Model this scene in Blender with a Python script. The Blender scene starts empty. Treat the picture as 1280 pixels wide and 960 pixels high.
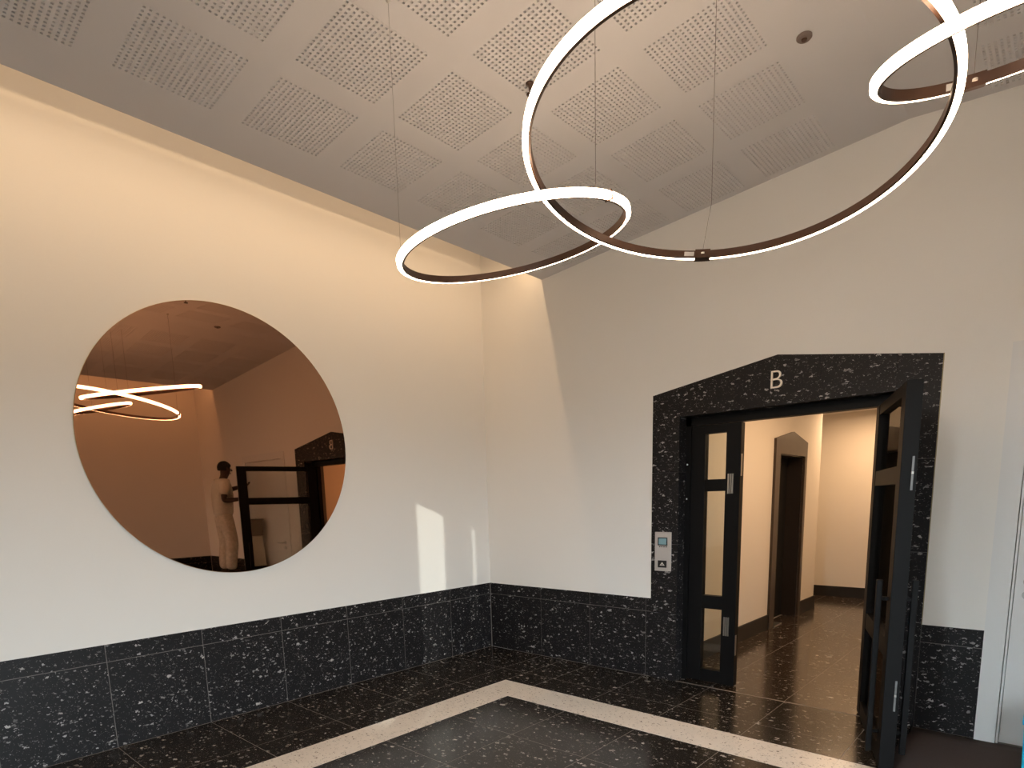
import bpy, bmesh, math, random
from mathutils import Vector, Matrix, Euler

random.seed(7)
S = bpy.context.scene
COL = S.collection

# ------------------------------------------------------------------ camera
cam_d = bpy.data.cameras.new('camera')
cam = bpy.data.objects.new('camera', cam_d); COL.objects.link(cam)
cam_d.sensor_width = 36.0
cam_d.lens = 759.3 / 1280 * 36.0
cam_d.shift_x = (640 - 649.67) / 1280
cam_d.shift_y = (749.8 - 480) / 1280
cam_d.clip_start = 0.05
RX = (0.7479009781566259, 0.6634075355617393, -0.023120740305230515)
RD = (0.0880894901439824, -0.13371063602931504, -0.9870976180392744)
RF = (-0.657939487033979, 0.7362145798424097, -0.1584415470415788)
cam.matrix_world = Matrix(((RX[0], -RD[0], -RF[0], 4.58625),
                           (RX[1], -RD[1], -RF[1], -4.65812),
                           (RX[2], -RD[2], -RF[2], 1.55474),
                           (0, 0, 0, 1)))
S.camera = cam

# ------------------------------------------------------------------ world / exposure
S.view_settings.view_transform = 'Standard'
S.view_settings.look = 'None'
S.view_settings.gamma = 1.0
S.view_settings.use_curve_mapping = False
S.view_settings.exposure = 0.43
W = bpy.data.worlds.new('sky'); S.world = W; W.use_nodes = True
bg = W.node_tree.nodes['Background']
# bright hazy sky above the horizon, dim street level below it
wn, wl_ = W.node_tree.nodes, W.node_tree.links
tc = wn.new('ShaderNodeTexCoord'); sxyz = wn.new('ShaderNodeSeparateXYZ'); rmp = wn.new('ShaderNodeValToRGB')
wl_.new(tc.outputs['Generated'], sxyz.inputs[0]); wl_.new(sxyz.outputs['Z'], rmp.inputs[0])
rmp.color_ramp.elements[0].position = 0.0; rmp.color_ramp.elements[0].color = (0.09, 0.088, 0.085, 1)
rmp.color_ramp.elements[1].position = 0.06; rmp.color_ramp.elements[1].color = (0.86, 0.92, 1.0, 1)
wl_.new(rmp.outputs[0], bg.inputs['Color'])
bg.inputs['Strength'].default_value = 20.0

WARM = (1.0, 0.66, 0.36)
FRONT = -5.75            # inner face of the entrance wall (behind the camera)
ROOM_W = 7.35


def light(name, kind, loc, energy, color=(1, 1, 1), rot=(0, 0, 0), **kw):
    d = bpy.data.lights.new(name, kind); d.energy = energy; d.color = color
    for k, v in kw.items():
        setattr(d, k, v)
    o = bpy.data.objects.new(name, d); COL.objects.link(o)
    o.location = loc; o.rotation_euler = rot
    return o


# daylight enters through the added right-wall window: portal that helps sampling the sky
WY0, WY1, WZT = -5.4, -2.981, 2.65      # unseen window added in the right wall to let daylight in
po = light('daylight_portal', 'AREA', (ROOM_W + 0.2, (WY0 + WY1) / 2, WZT / 2), 1.0, rot=(0, math.radians(90), 0),
           shape='RECTANGLE', size=WZT, size_y=WY1 - WY0)
po.data.cycles.is_portal = True
# spot standing in for sun off a facade pane, beamed through the added door slits
sd = Vector((1.0, -1.4, 0.602)).normalized()
tgt = Vector((3.76, FRONT - 0.12, 2.9))
sl = light('low_sun_glint', 'SPOT', tgt + sd * 24, 27000, (1.0, 0.95, 0.86), spot_size=math.radians(5.0),
           spot_blend=0.05, shadow_soft_size=0.06)
sl.rotation_euler = (-sd).to_track_quat('-Z', 'Y').to_euler()
# linear warm wall washers hidden in the ceiling slots (left and right)
for nm, xx in (('slot_light', 0.726), ('slot_light', ROOM_W - 0.726)):
    light(nm, 'AREA', (xx, FRONT / 2, 3.868), 15.6, WARM, rot=(0, math.radians(25 if xx < 3 else -25), 0),
          shape='RECTANGLE', size=0.010, size_y=5.7)
    # weak upward strip added to brighten the wall band above the profile
    light(nm, 'AREA', (0.69 if xx < 3 else ROOM_W - 0.69, FRONT / 2, 3.911), 4.6, WARM,
          rot=(0, math.radians(130 if xx < 3 else -130), 0), shape='RECTANGLE', size=0.006, size_y=5.7)
# hallway ceiling lights
light('hallway_light', 'AREA', (3.2, 1.9, 2.70), 27, (1.0, 0.64, 0.36), shape='RECTANGLE', size=0.5, size_y=1.6)
light('hallway_light', 'AREA', (2.6, 4.7, 2.70), 22, (1.0, 0.64, 0.36), shape='RECTANGLE', size=0.9, size_y=0.4)


# ------------------------------------------------------------------ helpers
def nt_mat(name):
    m = bpy.data.materials.new(name); m.use_nodes = True
    nt = m.node_tree
    return m, nt, nt.nodes['Principled BSDF']


def plain(name, col, rough=0.5, metal=0.0, bump=0.0, bscale=60.0, spec=0.5, var=0.0):
    m, nt, b = nt_mat(name)
    b.inputs['Base Color'].default_value = (*col, 1)
    b.inputs['Roughness'].default_value = rough
    b.inputs['Metallic'].default_value = metal
    b.inputs['Specular IOR Level'].default_value = spec
    if bump or var:
        g = nt.nodes.new('ShaderNodeNewGeometry')
        n = nt.nodes.new('ShaderNodeTexNoise'); n.inputs['Scale'].default_value = bscale
        n.inputs['Detail'].default_value = 4
        nt.links.new(g.outputs['Position'], n.inputs['Vector'])
        if bump:
            bp = nt.nodes.new('ShaderNodeBump'); bp.inputs['Strength'].default_value = bump
            bp.inputs['Distance'].default_value = 0.002
            nt.links.new(n.outputs['Fac'], bp.inputs['Height'])
            nt.links.new(bp.outputs['Normal'], b.inputs['Normal'])
        if var:
            mx = nt.nodes.new('ShaderNodeMix'); mx.data_type = 'RGBA'
            mx.inputs['A'].default_value = (*[c * (1 - var) for c in col], 1)
            mx.inputs['B'].default_value = (*[min(1, c * (1 + var)) for c in col], 1)
            nt.links.new(n.outputs['Fac'], mx.inputs['Factor'])
            nt.links.new(mx.outputs['Result'], b.inputs['Base Color'])
    return m


def terrazzo(name, base, layers, rough, base_var=0.35, spec=0.5):
    """layers: (cells per metre, share of cells that are chips, max radius, (dark colour), (light colour))"""
    m, nt, b = nt_mat(name)
    N, L = nt.nodes, nt.links
    g = N.new('ShaderNodeNewGeometry'); oi = N.new('ShaderNodeObjectInfo')
    sc = N.new('ShaderNodeVectorMath'); sc.operation = 'SCALE'
    sc.inputs[0].default_value = (37.1, 11.3, 23.7)
    L.new(oi.outputs['Random'], sc.inputs['Scale'])
    ad = N.new('ShaderNodeVectorMath'); ad.operation = 'ADD'
    L.new(g.outputs['Position'], ad.inputs[0]); L.new(sc.outputs[0], ad.inputs[1])
    # warp so the chips become angular splinters
    nz = N.new('ShaderNodeTexNoise'); nz.inputs['Scale'].default_value = 55; nz.inputs['Detail'].default_value = 3
    L.new(ad.outputs[0], nz.inputs['Vector'])
    sb = N.new('ShaderNodeVectorMath'); sb.operation = 'SUBTRACT'; sb.inputs[1].default_value = (.5, .5, .5)
    L.new(nz.outputs['Color'], sb.inputs[0])
    s2 = N.new('ShaderNodeVectorMath'); s2.operation = 'SCALE'; s2.inputs['Scale'].default_value = 0.035
    L.new(sb.outputs[0], s2.inputs[0])
    a2 = N.new('ShaderNodeVectorMath'); a2.operation = 'ADD'
    L.new(ad.outputs[0], a2.inputs[0]); L.new(s2.outputs[0], a2.inputs[1])
    nb = N.new('ShaderNodeTexNoise'); nb.inputs['Scale'].default_value = 9; nb.inputs['Detail'].default_value = 5
    L.new(ad.outputs[0], nb.inputs['Vector'])
    mb = N.new('ShaderNodeMix'); mb.data_type = 'RGBA'
    mb.inputs['A'].default_value = (*[c * (1 - base_var) for c in base], 1)
    mb.inputs['B'].default_value = (*[c * (1 + base_var) for c in base], 1)
    L.new(nb.outputs['Fac'], mb.inputs['Factor'])
    cur = mb.outputs['Result']
    for i, (scale, share, rad, ca, cb) in enumerate(layers):
        of = N.new('ShaderNodeMapping'); of.inputs['Location'].default_value = (i * 3.3, i * 1.7, i * 5.1)
        of.inputs['Rotation'].default_value = (0.6 + i, 0.9 * i + 0.4, 1.1 * i + 0.3)
        of.inputs['Scale'].default_value = (0.62, 1.0, 1.8)
        L.new(a2.outputs[0], of.inputs['Vector'])
        v = N.new('ShaderNodeTexVoronoi'); v.inputs['Scale'].default_value = scale
        v.inputs['Randomness'].default_value = 1.0; v.distance = 'MANHATTAN' if i != 1 else 'EUCLIDEAN'
        L.new(of.outputs[0], v.inputs['Vector'])
        sp = N.new('ShaderNodeSeparateColor'); L.new(v.outputs['Color'], sp.inputs[0])
        # chip present?
        c1 = N.new('ShaderNodeMath'); c1.operation = 'LESS_THAN'; c1.inputs[1].default_value = share
        L.new(sp.outputs[0], c1.inputs[0])
        # radius from the second random value
        r = N.new('ShaderNodeMath'); r.operation = 'MULTIPLY_ADD'
        L.new(sp.outputs[1], r.inputs[0]); r.inputs[1].default_value = rad * 0.65; r.inputs[2].default_value = rad * 0.35
        c2 = N.new('ShaderNodeMath'); c2.operation = 'LESS_THAN'
        L.new(v.outputs['Distance'], c2.inputs[0]); L.new(r.outputs[0], c2.inputs[1])
        mk = N.new('ShaderNodeMath'); mk.operation = 'MULTIPLY'
        L.new(c1.outputs[0], mk.inputs[0]); L.new(c2.outputs[0], mk.inputs[1])
        cc = N.new('ShaderNodeMix'); cc.data_type = 'RGBA'
        cc.inputs['A'].default_value = (*ca, 1); cc.inputs['B'].default_value = (*cb, 1)
        L.new(sp.outputs[2], cc.inputs['Factor'])
        mm = N.new('ShaderNodeMix'); mm.data_type = 'RGBA'
        L.new(mk.outputs[0], mm.inputs['Factor']); L.new(cur, mm.inputs['A']); L.new(cc.outputs['Result'], mm.inputs['B'])
        cur = mm.outputs['Result']
    L.new(cur, b.inputs['Base Color'])
    b.inputs['Roughness'].default_value = rough
    b.inputs['Specular IOR Level'].default_value = spec
    return m


def glass_mat(name, tint=(0.9, 0.93, 0.92)):
    m = bpy.data.materials.new(name); m.use_nodes = True
    nt = m.node_tree; nt.nodes.clear()
    o = nt.nodes.new('ShaderNodeOutputMaterial')
    t = nt.nodes.new('ShaderNodeBsdfTransparent'); t.inputs['Color'].default_value = (*tint, 1)
    g = nt.nodes.new('ShaderNodeBsdfGlossy'); g.inputs['Roughness'].default_value = 0.02
    f = nt.nodes.new('ShaderNodeFresnel'); f.inputs['IOR'].default_value = 1.45
    mx = nt.nodes.new('ShaderNodeMixShader')
    nt.links.new(f.outputs[0], mx.inputs[0]); nt.links.new(t.outputs[0], mx.inputs[1]); nt.links.new(g.outputs[0], mx.inputs[2])
    nt.links.new(mx.outputs[0], o.inputs['Surface'])
    return m


def emit_mat(name, col, strength):
    m, nt, b = nt_mat(name)
    b.inputs['Base Color'].default_value = (0.8, 0.8, 0.8, 1)
    b.inputs['Emission Color'].default_value = (*col, 1)
    b.inputs['Emission Strength'].default_value = strength
    return m


M = {}
M['wall'] = plain('white_plaster', (0.84, 0.82, 0.79), 0.75, bump=0.12, bscale=140, var=0.015)
M['ceiling'] = plain('ceiling_plaster', (0.665, 0.64, 0.645), 0.85, bump=0.06, bscale=160)
M['hall_wall'] = plain('hallway_plaster', (0.78, 0.73, 0.66), 0.75, bump=0.1, bscale=140)
M['grout'] = plain('grey_grout', (0.24, 0.22, 0.20), 0.8, spec=0.2)
M['wall_joint'] = plain('dark_joint', (0.19, 0.175, 0.165), 0.8, spec=0.2)
DK = (0.0110, 0.0100, 0.0112)
chips = [(17, 0.05, 0.48, (0.14, 0.135, 0.13), (0.52, 0.49, 0.47)),
         (44, 0.22, 0.52, (0.035, 0.034, 0.034), (0.42, 0.40, 0.39)),
         (105, 0.36, 0.52, (0.028, 0.027, 0.027), (0.32, 0.30, 0.29))]
M['terrazzo'] = terrazzo('black_terrazzo', DK, chips, 0.48, spec=0.22)
floor_chips = [(17, 0.05, 0.46, (0.14, 0.13, 0.12), (0.54, 0.50, 0.46)),
               (44, 0.22, 0.52, (0.05, 0.045, 0.04), (0.40, 0.37, 0.34)),
               (100, 0.34, 0.52, (0.045, 0.04, 0.036), (0.30, 0.27, 0.25))]
M['floor_terrazzo'] = terrazzo('polished_black_terrazzo', (0.0200, 0.0168, 0.0145), floor_chips, 0.18, spec=0.30)
M['hall_terrazzo'] = terrazzo('warm_lit_black_terrazzo', (0.034, 0.024, 0.018), floor_chips, 0.16, spec=0.8)  # same black terrazzo, warm hallway light put into its colour and specular
M['band'] = terrazzo('white_terrazzo', (0.78, 0.72, 0.655),
                     [(42, 0.26, 0.46, (0.07, 0.055, 0.045), (0.40, 0.34, 0.29)),
                      (85, 0.30, 0.46, (0.10, 0.08, 0.07), (0.70, 0.66, 0.62))], 0.25, base_var=0.08)
M['black_frame'] = plain('black_lacquer', (0.0055, 0.0055, 0.006), 0.5, bump=0.03, bscale=200, spec=0.16)
M['black_skirting'] = plain('black_skirting', (0.012, 0.010, 0.009), 0.45)
M['lift_stone'] = terrazzo('brown_black_stone', (0.05, 0.034, 0.024), [(60, 0.12, 0.35, (0.07, 0.05, 0.04), (0.12, 0.09, 0.07))], 0.4)
M['lift_steel'] = plain('dark_lift_panel', (0.06, 0.045, 0.038), 0.3, metal=0.6)
M['void'] = plain('lift_shaft_black', (0.004, 0.004, 0.004), 0.6)
M['chrome'] = plain('brushed_steel', (0.55, 0.54, 0.52), 0.28, metal=1.0)
M['dull_steel'] = plain('dull_steel', (0.22, 0.22, 0.22), 0.5, metal=0.9)
M['plate'] = plain('silver_plate', (0.60, 0.565, 0.54), 0.45, metal=0.35)
M['letter'] = plain('pale_metal_letter', (0.82, 0.76, 0.68), 0.35, metal=0.3)
M['bronze'] = plain('dark_bronze_profile', (0.085, 0.042, 0.026), 0.42, metal=0.35)
M['cable'] = plain('steel_cable', (0.20, 0.17, 0.15), 0.5, metal=0.5)
M['led'] = emit_mat('warm_led_diffuser', (1.0, 0.74, 0.50), 21.0)
M['glass'] = glass_mat('clear_glass')
M['screen'] = emit_mat('teal_screen', (0.15, 0.25, 0.265), 0.5)
M['screen'].node_tree.nodes['Principled BSDF'].inputs['Base Color'].default_value = (0.03, 0.05, 0.05, 1)
M['black_plastic'] = plain('black_plastic', (0.012, 0.012, 0.012), 0.3)
M['white_paint'] = plain('white_satin_paint', (0.78, 0.78, 0.78), 0.45, bump=0.03, bscale=120)
M['gap'] = plain('dark_gap', (0.03, 0.03, 0.03), 0.8)
M['mat'] = plain('brown_felt', (0.068, 0.048, 0.045), 0.9, bump=0.5, bscale=260, var=0.5)
M['cyan'] = plain('bright_blue_plastic', (0.02, 0.60, 0.92), 0.4)
M['led_housing'] = plain('aluminium_housing', (0.6, 0.6, 0.6), 0.4, metal=0.6)
# bronze tinted mirror
mm, nt_, b_ = nt_mat('bronze_mirror')
b_.inputs['Base Color'].default_value = (0.45, 0.25, 0.155, 1); b_.inputs['Metallic'].default_value = 1.0
b_.inputs['Roughness'].default_value = 0.012; b_.inputs['Specular Tint'].default_value = (0.6, 0.4, 0.3, 1)
M['mirror'] = mm
M['mirror_edge'] = plain('pale_mirror_edge', (0.62, 0.55, 0.36), 0.4)


class B:
    """collects boxes, prisms and tubes, built as ONE mesh"""
    def __init__(s): s.v = []; s.f = []
    def add(s, vs, fs):
        k = len(s.v); s.v += [tuple(v) for v in vs]; s.f += [tuple(i + k for i in f) for f in fs]; return s
    def box(s, x0, x1, y0, y1, z0, z1):
        return s.add([(x0, y0, z0), (x1, y0, z0), (x1, y1, z0), (x0, y1, z0), (x0, y0, z1), (x1, y0, z1), (x1, y1, z1), (x0, y1, z1)],
                     [(3, 2, 1, 0), (4, 5, 6, 7), (0, 1, 5, 4), (1, 2, 6, 5), (2, 3, 7, 6), (3, 0, 4, 7)])
    def prism(s, poly, axis, a, b):
        """poly: 2-D points, extruded along axis from a to b (x: poly is (y,z); y: (x,z); z: (x,y))"""
        def P(p, t):
            return {'x': (t, p[0], p[1]), 'y': (p[0], t, p[1]), 'z': (p[0], p[1], t)}[axis]
        n = len(poly)
        vs = [P(p, a) for p in poly] + [P(p, b) for p in poly]
        fs = [tuple(range(n - 1, -1, -1)), tuple(range(n, 2 * n))] + [(i, (i + 1) % n, n + (i + 1) % n, n + i) for i in range(n)]
        return s.add(vs, fs)
    def tube(s, pts, r, n=8, cap=True):
        pts = [Vector(p) for p in pts]; k0 = []; vs = []; fs = []
        up = Vector((0, 0, 1))
        for i, p in enumerate(pts):
            d = (pts[min(i + 1, len(pts) - 1)] - pts[max(i - 1, 0)]).normalized()
            u = d.cross(up if abs(d.z) < 0.95 else Vector((1, 0, 0))).normalized(); w = d.cross(u)
            rr = r[i] if isinstance(r, (list, tuple)) else r
            for j in range(n):
                a = 2 * math.pi * j / n
                vs.append(p + (u * math.cos(a) + w * math.sin(a)) * rr)
        for i in range(len(pts) - 1):
            for j in range(n):
                fs.append((i * n + j, i * n + (j + 1) % n, (i + 1) * n + (j + 1) % n, (i + 1) * n + j))
        if cap:
            fs.append(tuple(range(n - 1, -1, -1))); fs.append(tuple((len(pts) - 1) * n + j for j in range(n)))
        return s.add(vs, fs)
    def lathe(s, prof, c, n=24):
        vs = []; fs = []
        for (r, z) in prof:
            for j in range(n):
                a = 2 * math.pi * j / n
                vs.append((c[0] + r * math.cos(a), c[1] + r * math.sin(a), c[2] + z))
        for i in range(len(prof) - 1):
            for j in range(n):
                fs.append((i * n + j, i * n + (j + 1) % n, (i + 1) * n + (j + 1) % n, (i + 1) * n + j))
        fs.append(tuple(range(n - 1, -1, -1))); fs.append(tuple((len(prof) - 1) * n + j for j in range(n)))
        return s.add(vs, fs)
    def mesh(s, name, mat, smooth=False):
        me = bpy.data.meshes.new(name); me.from_pydata(s.v, [], s.f)
        bm = bmesh.new(); bm.from_mesh(me); bmesh.ops.recalc_face_normals(bm, faces=bm.faces); bm.to_mesh(me); bm.free()
        if mat: me.materials.append(mat)
        if smooth:
            for p in me.polygons: p.use_smooth = True
        return me
    def build(s, name, mat, parent=None, smooth=False, bevel=0.0):
        me = s.mesh(name, mat, smooth)
        if bevel:
            bm = bmesh.new(); bm.from_mesh(me)
            bmesh.ops.bevel(bm, geom=bm.edges[:], offset=bevel, segments=2, affect='EDGES', profile=0.6, clamp_overlap=True)
            bm.to_mesh(me); bm.free()
        return link(name, me, parent)


def link(name, me, parent=None):
    o = bpy.data.objects.new(name, me); COL.objects.link(o)
    if parent: o.parent = parent
    return o


def empty(name, loc=(0, 0, 0), rz=0.0, parent=None):
    o = bpy.data.objects.new(name, None); COL.objects.link(o); o.empty_display_size = 0.1
    o.location = loc; o.rotation_euler = (0, 0, rz)
    if parent: o.parent = parent
    return o


def tag(o, label=None, cat=None, group=None, kind=None):
    if label: o['label'] = label
    if cat: o['category'] = cat
    if group: o['group'] = group
    if kind: o['kind'] = kind
    return o


def struct(o, label=None, cat=None):
    return tag(o, label, cat, None, 'structure')


_cache = {}
def tile(name, x0, x1, y0, y1, z0, z1, mat, parent, key=None, ch=0.0015):
    """one loose rectangular piece; alike pieces share mesh data"""
    dx, dy, dz = x1 - x0, y1 - y0, z1 - z0
    k = (name, round(dx, 4), round(dy, 4), round(dz, 4), mat.name)
    if k not in _cache:
        _cache[k] = B().box(-dx / 2, dx / 2, -dy / 2, dy / 2, -dz / 2, dz / 2).mesh(name, mat)
    o = link(name, _cache[k], parent)
    o.location = ((x0 + x1) / 2, (y0 + y1) / 2, (z0 + z1) / 2)
    return o


# ================================================================== SETTING
WZ, CAPZ = 0.703, 0.586          # wainscot top, joint under the cap course
TOPZ = 4.45
GAP = 0.002                      # half a joint

# ---- floor: grout bed and single tiles
floor = struct(B().box(-0.3, ROOM_W + 0.3, FRONT - 0.3, 0.0, -0.08, -0.0006)
               .box(0.3, 4.6, 0.0, 6.2, -0.08, -0.0006).build('floor', M['grout']),
               'polished black terrazzo tile floor with a white border strip', 'floor')
X0, Y0, T = 0.712, -0.581, 0.6
xs = [0.0] + [X0 + T * k for k in range(12) if X0 + T * k < ROOM_W] + [ROOM_W]
ys = [0.0] + [Y0 - T * k for k in range(12) if Y0 - T * k > FRONT] + [FRONT]
BO, BI, BY0, BY1 = 0.998, 1.323, -0.858, -1.183      # white border strip
def rect_tile(x0, x1, y0, y1, mat='floor_terrazzo'):
    if x1 - x0 < 0.02 or y1 - y0 < 0.02: return
    tile('tile', x0 + GAP, x1 - GAP, y0 + GAP, y1 - GAP, -0.0005, 0.0, M[mat], floor)
for i in range(len(xs) - 1):
    for j in range(len(ys) - 1):
        xa, xb, yb, ya = xs[i], xs[i + 1], ys[j], ys[j + 1]
        # outside the border: left zone and back zone; inside: dark field
        rect_tile(xa, min(xb, BO), ya, yb)                                   # left zone
        rect_tile(max(xa, BO), xb, max(ya, BY0), yb)                         # back zone
        rect_tile(max(xa, BI), xb, ya, min(yb, BY1))                         # inner field
for j in range(len(ys) - 1):      # border pieces, left leg
    y1, y0 = min(ys[j], BY1), ys[j + 1]
    if y1 - y0 > 0.02: tile('border_strip', BO, BI, y0 + 0.0005, y1 - 0.0005, -0.0005, 0.0, M['band'], floor)
B().prism([(BO, BY1), (BI, BY1), (BI, BY1), (BI, BY1)][:1] + [(BO, BY1), (BI, BY1), (BO, BY0)][1:], 'z', -0.0005, 0.0).build('border_corner', M['band'], floor)
B().prism([(BO, BY0), (BI, BY1), (BI, BY0)], 'z', -0.0005, 0.0).build('border_corner', M['band'], floor)
for i in range(len(xs) - 1):
    x0, x1 = max(xs[i], BI), xs[i + 1]
    if x1 - x0 > 0.02: tile('border_strip', x0 + 0.0005, x1 - 0.0005, BY1, BY0, -0.0005, 0.0, M['band'], floor)
# hallway floor tiles
hx = [0.4, 0.705, 1.305, 1.905, 2.505, 3.105, 3.705, 4.305]
hy = [0.0 + 0.019 + 0.6 * k for k in range(0, 11)]
for i in range(len(hx) - 1):
    for j in range(len(hy) - 1):
        if hx[i + 1] < 2.0 and hy[j + 1] < 4.3: continue
        rect_tile(hx[i], hx[i + 1], hy[j], hy[j + 1], 'hall_terrazzo')
rect_tile(2.2, 3.7, 0.0, 0.019)

# ---- left wall
wl = struct(B().box(-0.3, 0.0, FRONT, 0.0, WZ, TOPZ).box(-0.3, -0.013, FRONT, 0.0, -0.05, WZ).build('wall_left', M['wall']),
            'white plastered left wall above a dark terrazzo base', 'wall')
for j in range(len(ys) - 1):
    yb, ya = ys[j], ys[j + 1]
    tile('wall_tile', -0.013, -0.004, ya + GAP, yb - GAP, 0.001, CAPZ - GAP, M['terrazzo'], wl)
    tile('cap_tile', -0.013, -0.004, ya + GAP, yb - GAP, CAPZ + GAP, WZ - 0.0005, M['terrazzo'], wl)

B().box(-0.0128, -0.0050, FRONT, 0.0128, 0.0, WZ - 0.001).build('joint_bed', M['wall_joint'], wl)

# ---- back wall with the portal opening and the white door recess
PL, PR, PZ, GZ = 1.958, 3.95, 2.397, 2.556        # portal outer edges, eaves, gable peak
PM = (PL + PR) / 2
OL, OR_, OZ = 2.203, 3.705, 2.205                  # clear opening
DL, DR, DZ = 4.28, 5.68, 2.40                      # white door frame outer edges
wbk = B()
wbk.box(-0.3, PL, 0.0, 0.3, WZ, TOPZ)
wbk.box(PR, DL, 0.0, 0.3, WZ, TOPZ)
wbk.prism([(PL, PZ), (PM, GZ), (PR, PZ), (PR, TOPZ), (PL, TOPZ)], 'y', 0.0, 0.3)
wbk.box(DL, DR, 0.0, 0.3, DZ, TOPZ)
wbk.box(DR, ROOM_W + 0.3, 0.0, 0.3, WZ, TOPZ)
wbk.box(-0.3, PL, 0.013, 0.3, -0.05, WZ)
wbk.box(PR, DL, 0.013, 0.3, -0.05, WZ)
wbk.box(DR, ROOM_W + 0.3, 0.013, 0.3, -0.05, WZ)
wb = struct(wbk.build('wall_back', M['wall']), 'white plastered back wall around the black stone portal', 'wall')
bx = [0.0, 0.105] + [X0 - 0.005 + T * k for k in range(0, 3)]
bx = [0.0, 0.105, 0.705, 1.305, PL]
def wain_back(x0, x1):
    tile('wall_tile', x0 + GAP, x1 - GAP, 0.004, 0.013, 0.001, CAPZ - GAP, M['terrazzo'], wb)
    tile('cap_tile', x0 + GAP, x1 - GAP, 0.004, 0.013, CAPZ + GAP, WZ - 0.0005, M['terrazzo'], wb)
for a, b in ((0.0, 0.705), (0.705, 1.305), (1.305, 1.905), (1.905, PL), (PR, DL), (DR, 6.3), (6.3, 6.9), (6.9, ROOM_W)):
    wain_back(a, b)

B().box(-0.005, PL, 0.0062, 0.0128, 0.0, WZ - 0.001).box(-0.005, 0.002, 0.0045, 0.0128, 0.0, WZ - 0.001).box(PR, DL, 0.0062, 0.0128, 0.0, WZ - 0.001).box(DR, ROOM_W, 0.0062, 0.0128, 0.0, WZ - 0.001).build('joint_bed', M['wall_joint'], wb)

# ---- right wall (seen only in the mirror)
wr = struct(B().box(ROOM_W, ROOM_W + 0.3, WY1, 0.3, WZ, TOPZ).box(ROOM_W + 0.013, ROOM_W + 0.3, WY1, 0.3, -0.05, WZ)
            .box(ROOM_W, ROOM_W + 0.3, WY0, WY1, WZT, TOPZ).box(ROOM_W, ROOM_W + 0.3, FRONT - 0.3, WY0, -0.05, TOPZ)
            .build('wall_right', M['wall']), 'white plastered right wall seen in the mirror', 'wall')
for j in range(len(ys) - 1):
    yb, ya = ys[j], ys[j + 1]
    if ya < WY1 - 0.01: continue
    tile('wall_tile', ROOM_W + 0.004, ROOM_W + 0.013, ya + GAP, yb - GAP, 0.001, CAPZ - GAP, M['terrazzo'], wr)
    tile('cap_tile', ROOM_W + 0.004, ROOM_W + 0.013, ya + GAP, yb - GAP, CAPZ + GAP, WZ - 0.0005, M['terrazzo'], wr)
B().box(ROOM_W + 0.0062, ROOM_W + 0.0128, WY1, 0.0, 0.0, WZ - 0.001).build('joint_bed', M['wall_joint'], wr)
w2 = struct(empty('added_window_2', (ROOM_W, (WY0 + WY1) / 2, 0)), 'added unseen daylight window with slim black bars in the right wall', 'window')
hwn = (WY1 - WY0) / 2
B().box(0.1, 0.16, -hwn, -hwn + 0.05, 0, WZT).box(0.1, 0.16, hwn - 0.05, hwn, 0, WZT).box(0.1, 0.16, -0.025, 0.025, 0, WZT)\
   .box(0.1, 0.16, -hwn, hwn, 0, 0.05).box(0.1, 0.16, -hwn, hwn, WZT - 0.05, WZT).build('window_frame', M['black_frame'], w2)
for a, b in ((-hwn + 0.05, -0.025), (0.025, hwn - 0.05)):
    B().box(0.126, 0.134, a, b, 0.05, WZT - 0.05).build('pane', M['glass'], w2)

# ---- entrance wall behind the camera; glazed door added, slits shaped for the sun patches
wf = B()
EX0, EX1, EZ = 2.9, 6.4, 3.60
wf.box(-0.3, EX0, FRONT - 0.3, FRONT, -0.05, TOPZ).box(EX1, ROOM_W + 0.3, FRONT - 0.3, FRONT, -0.05, TOPZ)
wf.box(EX0, EX1, FRONT - 0.3, FRONT, EZ, TOPZ)
struct(wf.build('wall_front', M['wall']), 'white plastered entrance wall behind the camera', 'wall')
w1 = struct(empty('added_window_1', ((EX0 + EX1) / 2, FRONT, 0)), 'added unseen black entrance door, two slits for the sun patches and one wide daylight pane', 'window')
fr = B(); cx_ = (EX0 + EX1) / 2
panes = [(3.53, 3.774), (3.93, 4.005), (5.75, 6.3)]
px_ = EX0
for a, b in panes + [(EX1, EX1)]:
    fr.box(px_ - cx_, a - cx_, -0.16, -0.08, 0, EZ); px_ = b
fr.box(EX0 - cx_, EX1 - cx_, -0.16, -0.08, EZ - 0.07, EZ)
for a, b in panes:
    if b - a > 0.4: fr.box(a - cx_, b - cx_, -0.16, -0.08, 2.75, EZ - 0.07)
fr.build('window_frame', M['black_frame'], w1)
for a, b in panes:
    B().box(a - cx_, b - cx_, -0.125, -0.117, 0.0, 2.75 if b - a > 0.4 else EZ - 0.07).build('pane', M['glass'], w1)

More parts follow.
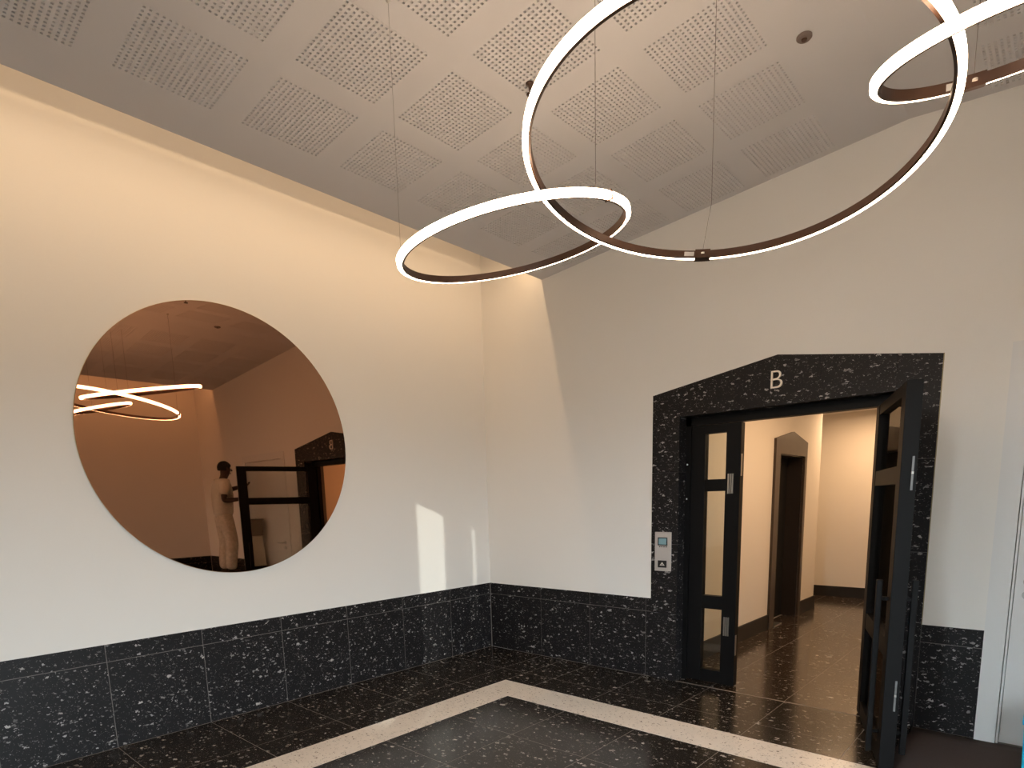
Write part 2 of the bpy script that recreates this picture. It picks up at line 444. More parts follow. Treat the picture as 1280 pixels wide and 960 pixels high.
# ---- ceiling: two gently sloped perforated soffits with a slot along each long wall
EXL, EZL, RXC = 0.787, 3.578, ROOM_W / 2
SLP = 0.0735
def zc(x): return EZL + SLP * (min(x, ROOM_W - x) - EXL)
pan_x = [(1.087 + 0.583 * k, 1.087 + 0.583 * k + 0.455) for k in range(4)]
pan_y = [(-0.055 - 0.6 * k - 0.46, -0.055 - 0.6 * k) for k in range(9)]
xl = sorted({EXL, RXC} | {v for p in pan_x for v in p})
yl = sorted({0.0, FRONT} | {v for p in pan_y for v in p})
cb = B()
def inside(v, ps): return any(a - 1e-6 < v < b + 1e-6 for a, b in ps)
for side in (0, 1):
    f = (lambda x: x) if side == 0 else (lambda x: ROOM_W - x)
    for i in range(len(xl) - 1):
        for j in range(len(yl) - 1):
            mx_, my_ = (xl[i] + xl[i + 1]) / 2, (yl[j] + yl[j + 1]) / 2
            if inside(mx_, pan_x) and inside(my_, pan_y): continue
            q = [(f(xl[i]), yl[j]), (f(xl[i + 1]), yl[j]), (f(xl[i + 1]), yl[j + 1]), (f(xl[i]), yl[j + 1])]
            cb.add([(x, y, zc(x)) for x, y in q], [(0, 1, 2, 3)])
    # slab above, fascia towards the slot
    a, r = f(EXL), RXC
    cb.prism([(a, EZL + 0.02), (r, zc(r) + 0.02), (r, zc(r) + 0.12), (a, EZL + 0.12)], 'y', FRONT, 0.0)
    fa = sorted((f(EXL), f(EXL + 0.012)))
    cb.box(fa[0], fa[1], FRONT, 0.0, EZL, TOPZ)
    # roof of the slot
    sx = sorted((f(-0.3), f(EXL + 0.05)))
    cb.box(sx[0], sx[1], FRONT, 0.3, TOPZ, TOPZ + 0.1)
ceil = struct(cb.build('ceiling', M['ceiling']), 'gabled plasterboard ceiling with square perforated fields', 'ceiling')

# perforated field: 18 x 18 real square holes, one shared mesh
def perforated(n=18, w=0.455, d=0.46, hole=0.0115, depth=0.012):
    v, fcs, idx = [], [], {}
    def vid(x, y, z):
        k = (round(x, 5), round(y, 5), round(z, 5))
        if k not in idx: idx[k] = len(v); v.append(k)
        return idx[k]
    def lines(L):
        p = (L - 0.004) / n; out = [0.0]
        for i in range(n):
            c = 0.002 + p * (i + 0.5); out += [c - hole / 2, c + hole / 2]
        return out + [L]
    gx, gy = lines(w), lines(d)
    for i in range(len(gx) - 1):
        for j in range(len(gy) - 1):
            x0, x1, y0, y1 = gx[i], gx[i + 1], gy[j], gy[j + 1]
            if i % 2 == 1 and j % 2 == 1:
                t = [(x0, y0), (x1, y0), (x1, y1), (x0, y1)]
                lo = [vid(x, y, 0) for x, y in t]; hi = [vid(x, y, depth) for x, y in t]
                fcs.append(tuple(hi[::-1]))
                for q in range(4): fcs.append((lo[q], lo[(q + 1) % 4], hi[(q + 1) % 4], hi[q]))
            else:
                fcs.append((vid(x0, y0, 0), vid(x0, y1, 0), vid(x1, y1, 0), vid(x1, y0, 0)))
    me = bpy.data.meshes.new('perforated_panel'); me.from_pydata(v, [], fcs)
    me.materials.append(M['ceiling']); me.materials.append(plain('hole_felt', (0.25, 0.21, 0.185), 0.9))
    for p in me.polygons:
        zs = [me.vertices[i].co.z for i in p.vertices]
        if min(zs) > depth * 0.5: p.material_index = 1
    return me
pm = perforated()
ang = math.atan(SLP)
for (xa, xb) in pan_x:
    for (ya, yb) in pan_y:
        for side in (0, 1):
            o = link('perforated_panel', pm, ceil)
            if side == 0:
                o.location = (xa, ya, zc(xa)); o.rotation_euler = (0, -ang, 0)
            else:
                o.location = (ROOM_W - xb, ya, zc(ROOM_W - xb)); o.rotation_euler = (0, ang, 0)
# lip profiles that hold the linear lights in the slots
for x0, x1 in ((0.62, 0.787), (ROOM_W - 0.787, ROOM_W - 0.62)):
    struct(B().box(x0, x1, FRONT + 0.02, -0.02, 3.876, 3.905).box(*((x0, x0 + 0.006) if x0 < 1 else (x1 - 0.006, x1)), FRONT + 0.02, -0.02, 3.869, 3.876).box(*((0.75, 0.787) if x0 < 1 else (ROOM_W - 0.787, ROOM_W - 0.75)), FRONT + 0.02, -0.02, 3.855, 3.876)
           .build('trim_1' if x0 < 1 else 'trim_2', M['led_housing']),
           'slim aluminium light profile in the ceiling slot along the ' + ('left' if x0 < 1 else 'right') + ' wall', 'trim')
# small ceiling fittings
sp = tag(empty('sprinkler', (2.325, -1.955, zc(2.325))), 'small dark sprinkler head at the corner of a perforated field', 'sprinkler')
B().lathe([(0.022, 0.0), (0.022, -0.006), (0.008, -0.010), (0.008, -0.026)], (0, 0, 0), 14).build('body', M['bronze'], sp, True)
B().lathe([(0.004, -0.026), (0.004, -0.05), (0.019, -0.05), (0.019, -0.054)], (0, 0, 0), 14).build('deflector', M['bronze'], sp, True)
sm_ = tag(empty('smoke_detector', (3.43, -1.18, zc(3.43))), 'round brown-grey ceiling detector near the ridge of the ceiling', 'detector')
B().lathe([(0.036, 0.0), (0.036, -0.008), (0.030, -0.014)], (0, 0, 0), 24).build('housing', plain('taupe_plastic', (0.19, 0.145, 0.125), 0.6), sm_)
B().lathe([(0.014, -0.014), (0.012, -0.020)], (0, 0, 0), 16).build('sensor', M['bronze'], sm_)

# ---- black stone portal around the double door
tr = struct(B().box(PL, OL - 0.01, 0.012, 0.30, 0, PZ).box(OR_ + 0.01, PR, 0.012, 0.30, 0, PZ)
            .prism([(PL, OZ + 0.01), (PR, OZ + 0.01), (PR, PZ), (PM, GZ), (PL, PZ)], 'y', 0.012, 0.30).build('trim_3', M['wall_joint']),
            'black terrazzo portal with a shallow gable around the open double door', 'portal')
def gz(x): return PZ + (GZ - PZ) * (1 - abs(x - PM) / (PM - PL))
zj = [0.0, CAPZ, 1.177, 1.77, None]
for (xa, xb) in ((PL, OL), (OR_, PR)):
    for k in range(4):
        a, b = zj[k], zj[k + 1]
        if b is not None:
            tile('stone_tile', xa + 0.001, xb - 0.001, -0.006, 0.012, a + 0.001, b - GAP, M['terrazzo'], tr)
        else:
            B().prism([(xa + 0.001, a + 0.001), (xb - 0.001, a + 0.001), (xb - 0.001, gz(xb) - 0.001), (xa + 0.001, gz(xa) - 0.001)], 'y', -0.006, 0.012).build('stone_tile', M['terrazzo'], tr)
lx = [OL, 2.645, 3.245, OR_]
for a, b in zip(lx, lx[1:]):
    poly = [(a + 0.001, OZ), (b - 0.001, OZ), (b - 0.001, gz(b) - 0.001)]
    if a < PM < b: poly.append((PM, GZ - 0.001))
    poly.append((a + 0.001, gz(a) - 0.001))
    B().prism(poly, 'y', -0.006, 0.012).build('stone_tile', M['terrazzo'], tr)
for k in range(4):                      # reveal pieces
    a, b = zj[k], zj[k + 1] or OZ - 0.012
    tile('reveal_tile', OL - 0.010, OL, 0.0125, 0.17, a + 0.001, b - GAP, M['terrazzo'], tr)
    tile('reveal_tile', OR_, OR_ + 0.010, 0.0125, 0.17, a + 0.001, b - GAP, M['terrazzo'], tr)
for a, b in zip(lx, lx[1:]):
    tile('reveal_tile', a + 0.001, b - 0.001, 0.0125, 0.17, OZ - 0.0005, OZ + 0.0095, M['terrazzo'], tr)
B().box(PR, PR + 0.004, -0.006, 0.0, WZ, PZ).build('edge_trim', plain('brass_edge', (0.35, 0.29, 0.16), 0.45, 0.5), tr)

# letter B
fc = bpy.data.curves.new('letter', 'FONT'); fc.body = 'B'; fc.size = 0.186; fc.extrude = 0.006; fc.align_x = 'CENTER'; fc.offset = -0.0028
fo = bpy.data.objects.new('tmp', fc); COL.objects.link(fo)
bpy.context.view_layer.update()
lm_ = bpy.data.meshes.new_from_object(fo.evaluated_get(bpy.context.evaluated_depsgraph_get()))
bpy.data.objects.remove(fo)
lm_.name = 'letter_sign'; lm_.materials.clear(); lm_.materials.append(M['letter'])
ls = tag(link('letter_sign', lm_), 'pale metal capital letter B on the gable of the black portal', 'letter')
ls.location = (2.953, -0.012, 2.321); ls.rotation_euler = (math.radians(90), 0, 0)

# ---- double door: fixed black frame with the closed narrow leaf (door_1) and the open wide leaf (door_2)
RAILS = [(0.010, 0.115), (0.640, 0.750), (1.607, 1.702), (2.065, 2.125)]
def leaf(parent, w, stile, th, z1):
    """leaf in local x 0..w, local y 0..th"""
    B().box(0, stile, 0, th, 0.01, z1).build('hinge_stile', M['black_frame'], parent, bevel=0.003)
    B().box(w - stile, w, 0, th, 0.01, z1).build('lock_stile', M['black_frame'], parent, bevel=0.003)
    for k, (a, b) in enumerate(RAILS):
        if k == 3: b = z1
        B().box(stile, w - stile, 0.004, th - 0.004, a, b).build('rail', M['black_frame'], parent, bevel=0.002)
    for (a, b), (c, d) in zip(RAILS, RAILS[1:]):
        B().box(stile, w - stile, th / 2 - 0.006, th / 2 + 0.006, b, c).build('pane', M['glass'], parent)

d1 = struct(empty('door_1', (2.25, 0.115, 0)), 'narrow closed black glazed leaf at the left of the portal', 'door')
leaf(d1, 0.412, 0.118, 0.07, 2.13)
f1 = B().box(-0.047, -0.002, -0.005, 0.075, 0, OZ - 0.002)
f1.box(-0.047, 1.453, -0.005, 0.075, 2.135, OZ - 0.002)
f1.box(1.36, 1.453, 0.02, 0.075, 0, 2.135)
f1.build('door_frame', M['black_frame'], d1)
for z in (0.43, 1.585):
    pl = B()
    for k in range(3): pl.box(0.318 + k * 0.017, 0.328 + k * 0.017, -0.012, 0.0, z, z + 0.155)
    pl.build('hinge', M['chrome'], d1)
for z in (0.27, 1.72):
    B().box(0.412, 0.415, 0.01, 0.032, z, z + 0.17).build('strike_plate', M['chrome'], d1)
tmp = B()
for z in (1.55, 1.83):
    tmp.lathe([(0.006, -0.006), (0.006, 0.006)], (-0.03, -0.008, z), 10)
tmp.build('screw', M['chrome'], d1)

u = Vector((0.34, -1.0)).normalized()
d2 = struct(empty('door_2', (3.585, 0.10, 0), math.atan2(u.y, u.x)), 'wide black glazed leaf standing open into the lobby', 'door')
leaf(d2, 1.05, 0.12, 0.075, 2.13)
for sgn, y in ((1, -0.062), (2, 0.107)):
    hb = B().box(0.950, 0.985, y, y + 0.03, 0.085, 1.085)
    hd = hb.build('pull_handle', M['black_frame'], d2, bevel=0.004)
    st = B()
    for z in (0.2, 0.97):
        st.box(0.958, 0.977, min(y + 0.03, 0.0) if y < 0 else 0.075, 0.0 if y < 0 else y, z, z + 0.02)
    st.build('standoff', M['black_frame'], hd)
for z in (0.36, 1.57):
    B().box(1.05, 1.0535, 0.050, 0.060, z, z + 0.175).build('lock_plate', M['dull_steel'], d2)
    B().lathe([(0.006, -0.006), (0.006, 0.006)], (1.0535, 0.055, z + 0.09), 10).build('bolt', M['chrome'], d2)

# ---- white door at the right of the portal
d3 = struct(empty('door_3', (DL, 0, 0)), 'white flush door with steel lever right of the portal', 'door')
B().box(0.0, 0.105, -0.012, 0.2, 0, DZ).box(DR - DL - 0.105, DR - DL, -0.012, 0.2, 0, DZ)\
   .box(0.105, DR - DL - 0.105, -0.012, 0.2, DZ - 0.105, DZ).build('door_frame', M['white_paint'], d3)
B().box(0.109, 0.120, 0.0, 0.2, 0, DZ - 0.105).box(DR - DL - 0.120, DR - DL - 0.109, 0.0, 0.2, 0, DZ - 0.105).build('door_stop', M['white_paint'], d3)
B().box(0.1235, DR - DL - 0.1235, 0.004, 0.05, 0.008, DZ - 0.109).build('leaf', M['white_paint'], d3)
B().box(0.105, DR - DL - 0.105, 0.06, 0.2, 0.0, DZ - 0.105).build('shadow_gap', M['gap'], d3)
def ydisc(x, z, r, y0, y1, n=20):
    b = B(); b.prism([(x + r * math.cos(2 * math.pi * k / n), z + r * math.sin(2 * math.pi * k / n)) for k in range(n)], 'y', y0, y1)
    return b
hx0 = 0.185
h3 = ydisc(hx0, 1.02, 0.026, -0.006, 0.004).build('rosette', M['chrome'], d3)
B().tube([(hx0, -0.006, 1.02), (hx0, -0.05, 1.02), (hx0 + 0.03, -0.058, 1.02), (hx0 + 0.13, -0.058, 1.02)], 0.010, 10).build('lever', M['chrome'], h3)
k3 = ydisc(hx0, 0.94, 0.026, -0.006, 0.004).build('rosette', M['chrome'], d3)
ydisc(hx0, 0.94, 0.009, -0.012, -0.004, 12).build('cylinder', M['chrome'], k3)

# ---- intercom / call panel on the left jamb of the portal
ic = tag(empty('intercom', (2.074, -0.006, 1.115)), 'silver intercom plate with teal screen on the portal jamb', 'intercom')
B().box(-0.0755, 0.0755, -0.012, 0, -0.165, 0.165).build('plate', M['plate'], ic, bevel=0.003)
B().box(-0.047, 0.043, -0.0145, -0.012, 0.052, 0.120).build('bezel', M['black_plastic'], ic)
B().box(-0.038, 0.034, -0.0155, -0.0145, 0.060, 0.112).build('screen', M['screen'], ic)
for k in range(4):
    B().box(-0.034 + k * 0.02, -0.022 + k * 0.02, -0.0145, -0.012, 0.037, 0.046).build('button', M['black_plastic'], ic)
cb_ = B().box(-0.044, 0.038, -0.0145, -0.012, -0.135, -0.075).build('call_button', M['black_plastic'], ic)
B().prism([(-0.026, -0.118), (-0.003, -0.088), (0.020, -0.118), (0.010, -0.118), (-0.003, -0.101), (-0.016, -0.118)], 'y', -0.0152, -0.0145)\
   .box(-0.010, 0.004, -0.0152, -0.0145, -0.118, -0.112).build('arrow_mark', M['letter'], cb_)

# ================================================================== HALLWAY behind the portal
HX, HY0, HY1, HYF, HZ = 2.06, 0.3, 4.33, 5.55, 2.75
LP0, LP1 = 2.552, 3.668                                   # lift surround
hl = B().box(HX - 0.25, HX, HY0, 2.72, 0, HZ).box(HX - 0.25, HX, 3.585, HY1, 0, HZ).box(HX - 0.25, HX, 2.72, 3.585, 2.045, HZ)
struct(hl.build('wall_hallway_left', M['hall_wall']), 'warm lit cream hallway wall with the lift door', 'wall')
struct(B().box(0.3, 4.5, HYF, HYF + 0.2, 0, HZ).build('wall_hallway_back', M['hall_wall']), 'cream end wall of the hallway', 'wall')
struct(B().box(4.3, 4.5, HY0, HYF, 0, HZ).build('wall_hallway_right', M['hall_wall']), 'cream right wall of the hallway', 'wall')
struct(B().box(0.2, 0.4, HY1, HYF, 0, HZ).box(0.4, HX - 0.25, HY1 - 0.02, HY1, 0, HZ).build('wall_hallway_side', M['hall_wall']), 'cream wall of the hallway side branch', 'wall')
struct(B().box(0.2, 4.5, HY0, HYF + 0.2, HZ, HZ + 0.1).build('ceiling_hallway', M['hall_wall']), 'flat white hallway ceiling', 'ceiling')
struct(B().box(HX, HX + 0.018, HY0, LP0, 0, 0.175).box(HX, HX + 0.018, LP1, HY1 + 0.018, 0, 0.175).box(HX - 0.25, HX, HY1, HY1 + 0.018, 0, 0.175)
       .build('baseboard_left', M['black_skirting']), 'black skirting along the left hallway wall', 'baseboard')
struct(B().box(0.4, 4.3, HYF - 0.018, HYF, 0, 0.16).build('baseboard_back', M['black_skirting']), 'black skirting along the hallway end wall', 'baseboard')
struct(B().box(4.282, 4.3, HY0, HYF - 0.018, 0, 0.16).build('baseboard_right', M['black_skirting']), 'black skirting along the right hallway wall', 'baseboard')
d4 = struct(empty('door_4', (HX, (LP0 + LP1) / 2, 0)), 'dark lift door with a small gabled surround in the hallway', 'door')
hw_ = (LP1 - LP0) / 2
def lpoly(y0, y1, z0, g=True):
    return None
B().prism([(-hw_, 0), (-hw_ + 0.15, 0), (-hw_ + 0.15, 2.04), (hw_ - 0.08, 2.04), (hw_ - 0.08, 0), (hw_, 0), (hw_, 2.212), (0.02, 2.312), (-hw_, 2.205)], 'x', 0.0, 0.03).build('surround', M['lift_stone'], d4)
B().box(-0.22, 0.0, -hw_ + 0.165, -hw_ + 0.18, 0, 2.045).box(-0.22, 0.0, hw_ - 0.095, hw_ - 0.08, 0, 2.045).box(-0.22, 0, -hw_ + 0.165, hw_ - 0.08, 2.03, 2.045).build('lining', M['lift_steel'], d4)
B().box(-0.16, -0.13, -hw_ + 0.18, -0.13, 0, 2.03).build('lift_panel', M['lift_steel'], d4)
B().box(-0.125, -0.115, -0.15, -0.13, 1.0, 2.02).build('edge_strip', M['chrome'], d4)
B().box(-0.22, -0.18, -0.2, hw_ - 0.095, 0, 2.03).build('lift_panel', M['void'], d4)
B().box(-0.12, 0.028, -hw_ + 0.18, -0.12, 0.0005, 0.012).build('sill', M['chrome'], d4)

# ================================================================== THINGS
# ---- round bronze mirror
mr = tag(empty('wall_mirror', (0.0, -2.645, 2.035)), 'large round bronze-tinted mirror on the white left wall', 'mirror')
def xdisc(r0, r1, x0, x1, n=128):
    b = B(); vs = []
    for x, r in ((x0, r0), (x1, r1)):
        vs += [(x, r * math.cos(2 * math.pi * k / n), r * math.sin(2 * math.pi * k / n)) for k in range(n)]
    return b.add(vs, [tuple(range(n)), tuple(range(2 * n - 1, n - 1, -1))] + [(i, (i + 1) % n, n + (i + 1) % n, n + i) for i in range(n)])
xdisc(0.949, 0.949, 0.001, 0.010).build('backing', M['mirror_edge'], mr)
xdisc(0.948, 0.946, 0.0102, 0.015).build('mirror_glass', M['mirror'], mr)

# ---- ring pendants
def ring_pendant(center, a, b, R, cables, label, clip_deg, phase=0, half=0.034):
    n = Vector((math.sin(a), math.sin(b), 1.0)).normalized()
    U = n.cross(Vector((0, 1, 0))).normalized(); V = n.cross(U)
    if (U.cross(V)).dot(n) < 0: pass
    C0 = Vector(center)
    root = tag(empty('ring_pendant', C0), label, 'pendant light', 'linked ring pendants under the ceiling')
    H, TI, TO = 0.031, 0.010, 0.020
    def P(r, t, h): return (U * math.cos(t) + V * math.sin(t)) * r + n * h
    def torus(prof, seg=144):
        vs = []; fs = []; k = len(prof)
        for i in range(seg):
            t = 2 * math.pi * i / seg
            vs += [P(r, t, h) for r, h in prof]
        for i in range(seg):
            for j in range(k):
                fs.append((i * k + j, i * k + (j + 1) % k, ((i + 1) % seg) * k + (j + 1) % k, ((i + 1) % seg) * k + j))
        return B().add(vs, fs)
    torus([(R - TI, 0), (R - 0.0005, 0), (R - 0.0005, H), (R - TI, H)]).build('profile', M['bronze'], root)
    torus([(R, 0.001), (R + TO * 0.7, 0.001), (R + TO, 0.006), (R + TO, H - 0.006), (R + TO * 0.7, H - 0.001), (R, H - 0.001)]).build('diffuser', M['led'], root)
    # cable clamp and a grey end label next to it
    for cd in cables:
        t = math.radians(cd)
        p = P(R - 0.004, t, H); w = C0 + p
        top = Vector((w.x, w.y, zc(w.x)))
        bend = cd == clip_deg and label.startswith('largest')
        pts = [p, Vector((top.x - C0.x, top.y - C0.y, top.z - C0.z))]
        if bend:
            side = U * 0.04
            pts = [p, p + Vector((0.020, 0.015, 0.15)), p + Vector((0.028, 0.02, 0.20)), Vector((top.x - C0.x + 0.028, top.y - C0.y + 0.02, top.z - C0.z + 0.001))]
        cbl = B().tube(pts, 0.0006 if cd == 52 else 0.0010, 6).build('cable', M['cable'], root)
        tp = pts[-1]
        B().lathe([(0.009, 0.0), (0.009, -0.006), (0.003, -0.012)], tp, 12).build('ceiling_anchor', M['plate'], cbl, True)
    t = math.radians(clip_deg)
    def blk(t0, t1, r0, r1, h0, h1, m=6):
        vs = []; fs = []
        for i in range(m + 1):
            tt = t0 + (t1 - t0) * i / m
            vs += [P(r0, tt, h0), P(r1, tt, h0), P(r1, tt, h1), P(r0, tt, h1)]
        for i in range(m):
            for j in range(4): fs.append((i * 4 + j, i * 4 + (j + 1) % 4, i * 4 + 4 + (j + 1) % 4, i * 4 + 4 + j))
        fs += [(3, 2, 1, 0), (m * 4, m * 4 + 1, m * 4 + 2, m * 4 + 3)]
        return B().add(vs, fs)
    dt = half / R
    cl = blk(t - dt, t + dt, R - TI - 0.005, R + TO + 0.002, -0.003, H + 0.003).build('clamp', M['bronze'], root)
    B().lathe([(0.008, -0.003), (0.008, 0.003)], P(R - TI - 0.007, t, H * 0.5), 12).build('screw', M['letter'], cl)
    s0 = t + dt * 1.15 * (1 if phase >= 0 else -1); s1 = s0 + dt * 1.3 * (1 if phase >= 0 else -1)
    blk(min(s0, s1), max(s0, s1), R - TI - 0.0012, R - TI - 0.0002, 0.006, H - 0.006).build('end_label', M['plate'], root)
    return root

ring_pendant((3.569, -2.403, 2.747), -0.02, 0.158, 0.681, (300, 120), 'largest ring pendant, in the middle of the three', 300, 1)
ring_pendant((2.553, -2.37, 2.734), -0.061, -0.203, 0.527, (172, 52), 'middle-sized ring pendant at the left, nearest the mirror', 180, 1, 0.0035)
ring_pendant((4.362, -2.275, 2.79), 0.001, -0.254, 0.329, (292, 180), 'smallest ring pendant at the right, cut off by the frame edge', 292, 1)

# ---- brown protective felt on the floor by the white door
def felt():
    v, f = [], []
    nx, ny = 40, 14
    x0, x1 = 3.945, 7.0
    random.seed(3)
    for k in range(2):
        for j in range(ny + 1):
            for i in range(nx + 1):
                x = x0 + (x1 - x0) * i / nx; y = -0.02 - 1.5 * j / ny
                if j == 0: y += 0.006 * math.sin(i * 1.3) - 0.006
                if i == 0: x += 0.012 * math.sin(j * 1.1)
                z = 0.0012 + (0.004 + 0.003 * math.sin(i * 0.9 + j * 0.7) if k else 0.0)
                v.append((x, y, z))
    st = (nx + 1) * (ny + 1)
    for j in range(ny):
        for i in range(nx):
            a = j * (nx + 1) + i
            f.append((a, a + 1, a + nx + 2, a + nx + 1)); f.append((st + a + nx + 1, st + a + nx + 2, st + a + 1, st + a))
    ring = [i for i in range(nx + 1)] + [j * (nx + 1) + nx for j in range(1, ny + 1)] + [ny * (nx + 1) + i for i in range(nx - 1, -1, -1)] + [j * (nx + 1) for j in range(ny - 1, 0, -1)]
    for a, b in zip(ring, ring[1:] + ring[:1]): f.append((a, b, st + b, st + a))
    return B().add(v, f)
tag(felt().build('protective_felt', M['mat'], None, True), 'brown felt sheet laid on the floor before the white door', 'floor covering')

# ---- bright blue plastic bin at the right frame edge
bn = tag(empty('storage_bin', (4.724, -0.40, 0.008)), 'bright blue plastic bin at the bottom right corner', 'bin')
def frus(a0, b0, a1, b1, z0, z1, bb=None):
    bb = bb or B()
    return bb.add([(-a0, -b0, z0), (a0, -b0, z0), (a0, b0, z0), (-a0, b0, z0), (-a1, -b1, z1), (a1, -b1, z1), (a1, b1, z1), (-a1, b1, z1)],
                  [(3, 2, 1, 0), (4, 5, 6, 7), (0, 1, 5, 4), (1, 2, 6, 5), (2, 3, 7, 6), (3, 0, 4, 7)])
frus(0.19, 0.13, 0.20, 0.14, 0.0, 0.30).build('body', M['cyan'], bn, bevel=0.008)
frus(0.206, 0.146, 0.208, 0.148, 0.30, 0.33).build('lid', M['cyan'], bn, bevel=0.006)
B().box(-0.05, 0.05, -0.155, -0.149, 0.305, 0.32).build('clip', M['cyan'], bn)

# ---- aluminium step stool, and the painter standing on it (seen in the mirror)
def ladder(loc, rz):
    r = tag(empty('step_stool', loc, rz), 'aluminium two-step stool under the person, seen in the mirror', 'stool')
    for sx in (-0.19, 0.19):
        B().tube([(sx * 1.1, -0.19, 0.012), (sx, -0.02, 0.49)], 0.014, 8).build('front_leg', M['dull_steel'], r)
        B().tube([(sx * 1.1, 0.19, 0.012), (sx, 0.12, 0.49)], 0.014, 8).build('rear_leg', M['dull_steel'], r)
    B().box(-0.19, 0.19, -0.16, 0.0, 0.25, 0.27).build('step', M['dull_steel'], r)
    B().box(-0.21, 0.21, -0.11, 0.19, 0.49, 0.52).build('platform', M['dull_steel'], r)
    return r
LX, LY = 5.18, -0.62
ladder((LX, LY, 0.009), 0.0)

M['skin'] = plain('dark_skin', (0.060, 0.030, 0.020), 0.55)
M['hair'] = plain('black_hair', (0.008, 0.007, 0.006), 0.7)
M['shirt'] = plain('paint_spattered_white_cotton', (0.62, 0.58, 0.50), 0.9, bump=0.3, bscale=30, var=0.15)
M['trousers'] = plain('paint_spattered_white_trousers', (0.60, 0.55, 0.47), 0.9, bump=0.3, bscale=26, var=0.35)
M['shoe'] = plain('black_shoe_leather', (0.015, 0.014, 0.013), 0.5)
M['eye'] = plain('eye_white', (0.6, 0.58, 0.55), 0.3)

def skin_mesh(name, verts, edges, radii, mat, parent, root=0, sub=2):
    me = bpy.data.meshes.new(name); me.from_pydata(verts, edges, [])
    o = bpy.data.objects.new(name, me); COL.objects.link(o)
    md = o.modifiers.new('Skin', 'SKIN'); md.use_smooth_shade = True
    sv = me.skin_vertices[0].data
    for i, r in enumerate(radii):
        sv[i].radius = (r, r) if not isinstance(r, tuple) else r
        sv[i].use_root = (i == root)
    s = o.modifiers.new('Sub', 'SUBSURF'); s.levels = sub; s.render_levels = sub
    bpy.context.view_layer.update()
    em = bpy.data.meshes.new_from_object(o.evaluated_get(bpy.context.evaluated_depsgraph_get()))
    bpy.data.objects.remove(o)
    em.name = name; em.materials.clear(); em.materials.append(mat)
    for p in em.polygons: p.use_smooth = True
    return link(name, em, parent)

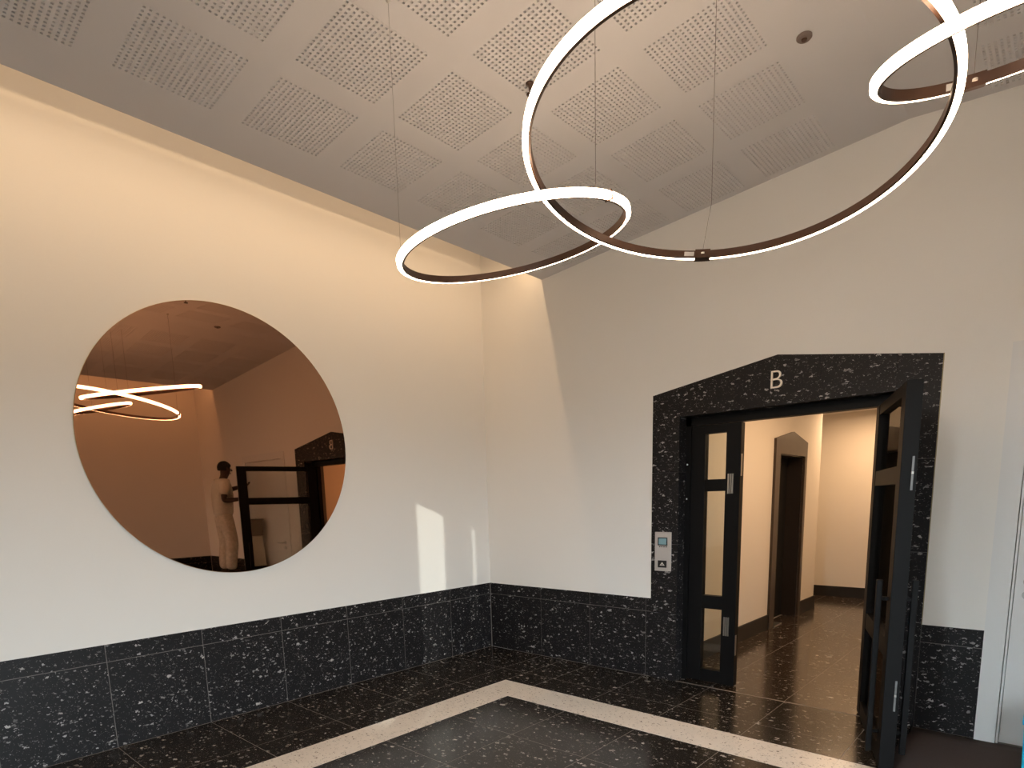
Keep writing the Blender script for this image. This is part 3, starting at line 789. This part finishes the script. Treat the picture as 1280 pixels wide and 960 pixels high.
def person(loc, rz):
    """faces local +y, standing height 1.75"""
    r = tag(empty('person', loc, rz), 'person in white paint-spattered clothes reflected in the mirror', 'person')
    V = []; E = []; Rr = []
    def add(p, rad, par=None):
        V.append(p); Rr.append(rad)
        if par is not None: E.append((par, len(V) - 1))
        return len(V) - 1
    pel = add((0, 0, 0.95), 0.100)
    wa = add((0, -0.01, 1.08), 0.100, pel)
    ch = add((0, 0.0, 1.28), 0.118, wa)
    nk0 = add((0, 0.02, 1.43), 0.075, ch)
    nk = add((0, 0.045, 1.50), 0.052, nk0)
    h0 = add((0, 0.075, 1.57), 0.070, nk)
    h1 = add((0, 0.085, 1.64), 0.088, h0)
    h2 = add((0, 0.075, 1.705), 0.062, h1)
    hands = []
    # legs
    for s in (-1, 1):
        hp = add((s * 0.085, 0, 0.86), 0.075, pel)
        kn = add((s * 0.105, 0.035, 0.50), 0.060, hp)
        cf = add((s * 0.11, 0.01, 0.34), 0.056, kn)
        an = add((s * 0.115, -0.02, 0.09), 0.038, cf)
        add((s * 0.125, 0.12, 0.045), 0.036, an)
    # right arm reaching up and forward, left arm bent at the elbow, forearm level
    sh = add((0.17, 0.01, 1.40), 0.062, ch); el = add((0.24, 0.20, 1.32), 0.044, sh); wr_ = add((0.20, 0.40, 1.38), 0.030, el)
    hands.append((Vector((0.20, 0.40, 1.38)), Vector((-0.1, 0.9, 0.25)).normalized(), 1))
    sh = add((-0.17, -0.01, 1.40), 0.062, ch); el = add((-0.25, -0.09, 1.15), 0.045, sh); wr2 = add((-0.20, 0.15, 1.17), 0.031, el)
    hands.append((Vector((-0.20, 0.15, 1.17)), Vector((0.15, 0.95, 0.1)).normalized(), -1))
    # palms and fingers, part of the same surface
    for (w, d, sd_), wi in zip(hands, (wr_, wr2)):
        side = Vector((0, 0, 1)).cross(d).normalized(); up = d.cross(side) * -1
        palm = add(tuple(w + d * 0.055), (0.030, 0.030), wi)
        for k, (off, ln) in enumerate(((-0.030, 0.062), (-0.010, 0.074), (0.010, 0.070), (0.030, 0.055))):
            b0 = w + d * 0.09 + side * off
            f0 = add(tuple(b0), 0.0105, palm)
            f1 = add(tuple(b0 + d * ln * 0.5 - up * 0.008), 0.009, f0)
            add(tuple(b0 + d * ln * 0.85 - up * 0.035), 0.0075, f1)
        t0 = add(tuple(w + d * 0.045 - side * 0.038 * sd_), 0.0125, palm)
        add(tuple(w + d * 0.085 - side * 0.062 * sd_ - up * 0.01), 0.010, t0)
    skin_mesh('body', V, E, Rr, M['skin'], r, 0, 2)
    # face
    for s in (-1, 1):
        B().lathe([(0.002, -0.011), (0.009, -0.007), (0.012, 0), (0.009, 0.007), (0.002, 0.011)], (s * 0.031, 0.163, 1.635), 10).build('eye', M['eye'], r, True)
        B().lathe([(0.004, -0.028), (0.012, -0.015), (0.014, 0.004), (0.010, 0.022), (0.003, 0.030)], (s * 0.089, 0.075, 1.63), 10).build('ear', M['skin'], r, True)
    B().tube([(0, 0.165, 1.645), (0, 0.178, 1.615), (0, 0.182, 1.603)], [0.007, 0.012, 0.013], 8).build('nose', M['skin'], r, True)
    B().tube([(-0.024, 0.150, 1.570), (0, 0.160, 1.569), (0.024, 0.150, 1.570)], [0.004, 0.008, 0.004], 8).build('mouth', plain('lips', (0.05, 0.02, 0.018), 0.5), r, True)
    hv = []; hf = []; n1, n2 = 20, 10
    for j in range(n2 + 1):
        for i in range(n1):
            th = 2 * math.pi * i / n1
            front = max(0.0, math.sin(th))
            ph = math.pi * (0.64 - 0.27 * front) * j / n2
            x, y, z = math.sin(ph) * math.cos(th), math.sin(ph) * math.sin(th), math.cos(ph)
            hv.append((0.094 * x, 0.070 + 0.104 * y, 1.655 + 0.102 * z))
    for j in range(n2):
        for i in range(n1): hf.append((j * n1 + i, j * n1 + (i + 1) % n1, (j + 1) * n1 + (i + 1) % n1, (j + 1) * n1 + i))
    B().add(hv, hf).build('hair', M['hair'], r, True)
    # clothes
    SV = [(0, 0, 0.86), (0, -0.01, 1.08), (0, 0, 1.28), (0, 0.015, 1.42), (0.175, 0.012, 1.405), (0.235, 0.14, 1.345), (-0.175, -0.01, 1.405), (-0.235, -0.075, 1.22)]
    skin_mesh('shirt', SV, [(0, 1), (1, 2), (2, 3), (2, 4), (4, 5), (2, 6), (6, 7)], [0.165, 0.155, 0.155, 0.088, 0.085, 0.074, 0.085, 0.074], M['shirt'], r)
    TV = [(0, -0.005, 1.04), (0, 0, 0.93)]; TE = [(0, 1)]; TR = [0.132, 0.138]
    for s in (-1, 1):
        k = len(TV)
        TV += [(s * 0.092, 0.005, 0.78), (s * 0.108, 0.035, 0.50), (s * 0.115, 0.0, 0.30), (s * 0.118, -0.015, 0.085)]
        TE += [(1, k), (k, k + 1), (k + 1, k + 2), (k + 2, k + 3)]; TR += [0.112, 0.102, 0.095, 0.085]
    skin_mesh('trousers', TV, TE, TR, M['trousers'], r)
    for s in (-1, 1):
        sh_ = B()
        sec = [(-0.085, 0.030, 0.05), (-0.06, 0.040, 0.085), (0.0, 0.044, 0.085), (0.07, 0.046, 0.06), (0.14, 0.044, 0.045), (0.18, 0.025, 0.03)]
        vs = []; fs = []; n = 10
        for (y, w, h) in sec:
            for i in range(n):
                a = 2 * math.pi * i / n
                vs.append((s * 0.12 + w * math.cos(a), y, max(0.0, h * 0.5 + h * 0.62 * math.sin(a))))
        for j in range(len(sec) - 1):
            for i in range(n): fs.append((j * n + i, j * n + (i + 1) % n, (j + 1) * n + (i + 1) % n, (j + 1) * n + i))
        fs.append(tuple(range(n))); fs.append(tuple((len(sec) - 1) * n + i for i in range(n - 1, -1, -1)))
        sh_.add(vs, fs).build('shoe', M['shoe'], r, True)
    return r
person((LX, LY + 0.03, 0.531), 0.0)

# ---- box on a pale wrapped stand beside the white door (seen in the mirror, left of the leaf)
wd = tag(empty('wrapped_stand', (5.12, -0.17, 0.008)), 'pale sheet-wrapped stand before the white door, seen in the mirror', 'stand')
frus(0.17, 0.12, 0.09, 0.09, 0.0, 1.12).build('cover', M['shirt'], wd, bevel=0.02)
cbx = tag(empty('crate', (5.12, -0.17, 1.128)), 'grey-brown box on top of the pale wrapped stand', 'box')
frus(0.10, 0.10, 0.105, 0.105, 0.0, 0.24).build('body', plain('grey_cardboard', (0.16, 0.13, 0.10), 0.8), cbx)
B().box(-0.11, 0.11, -0.11, 0.11, 0.24, 0.262).build('lid', plain('grey_cardboard_lid', (0.12, 0.10, 0.08), 0.8), cbx)
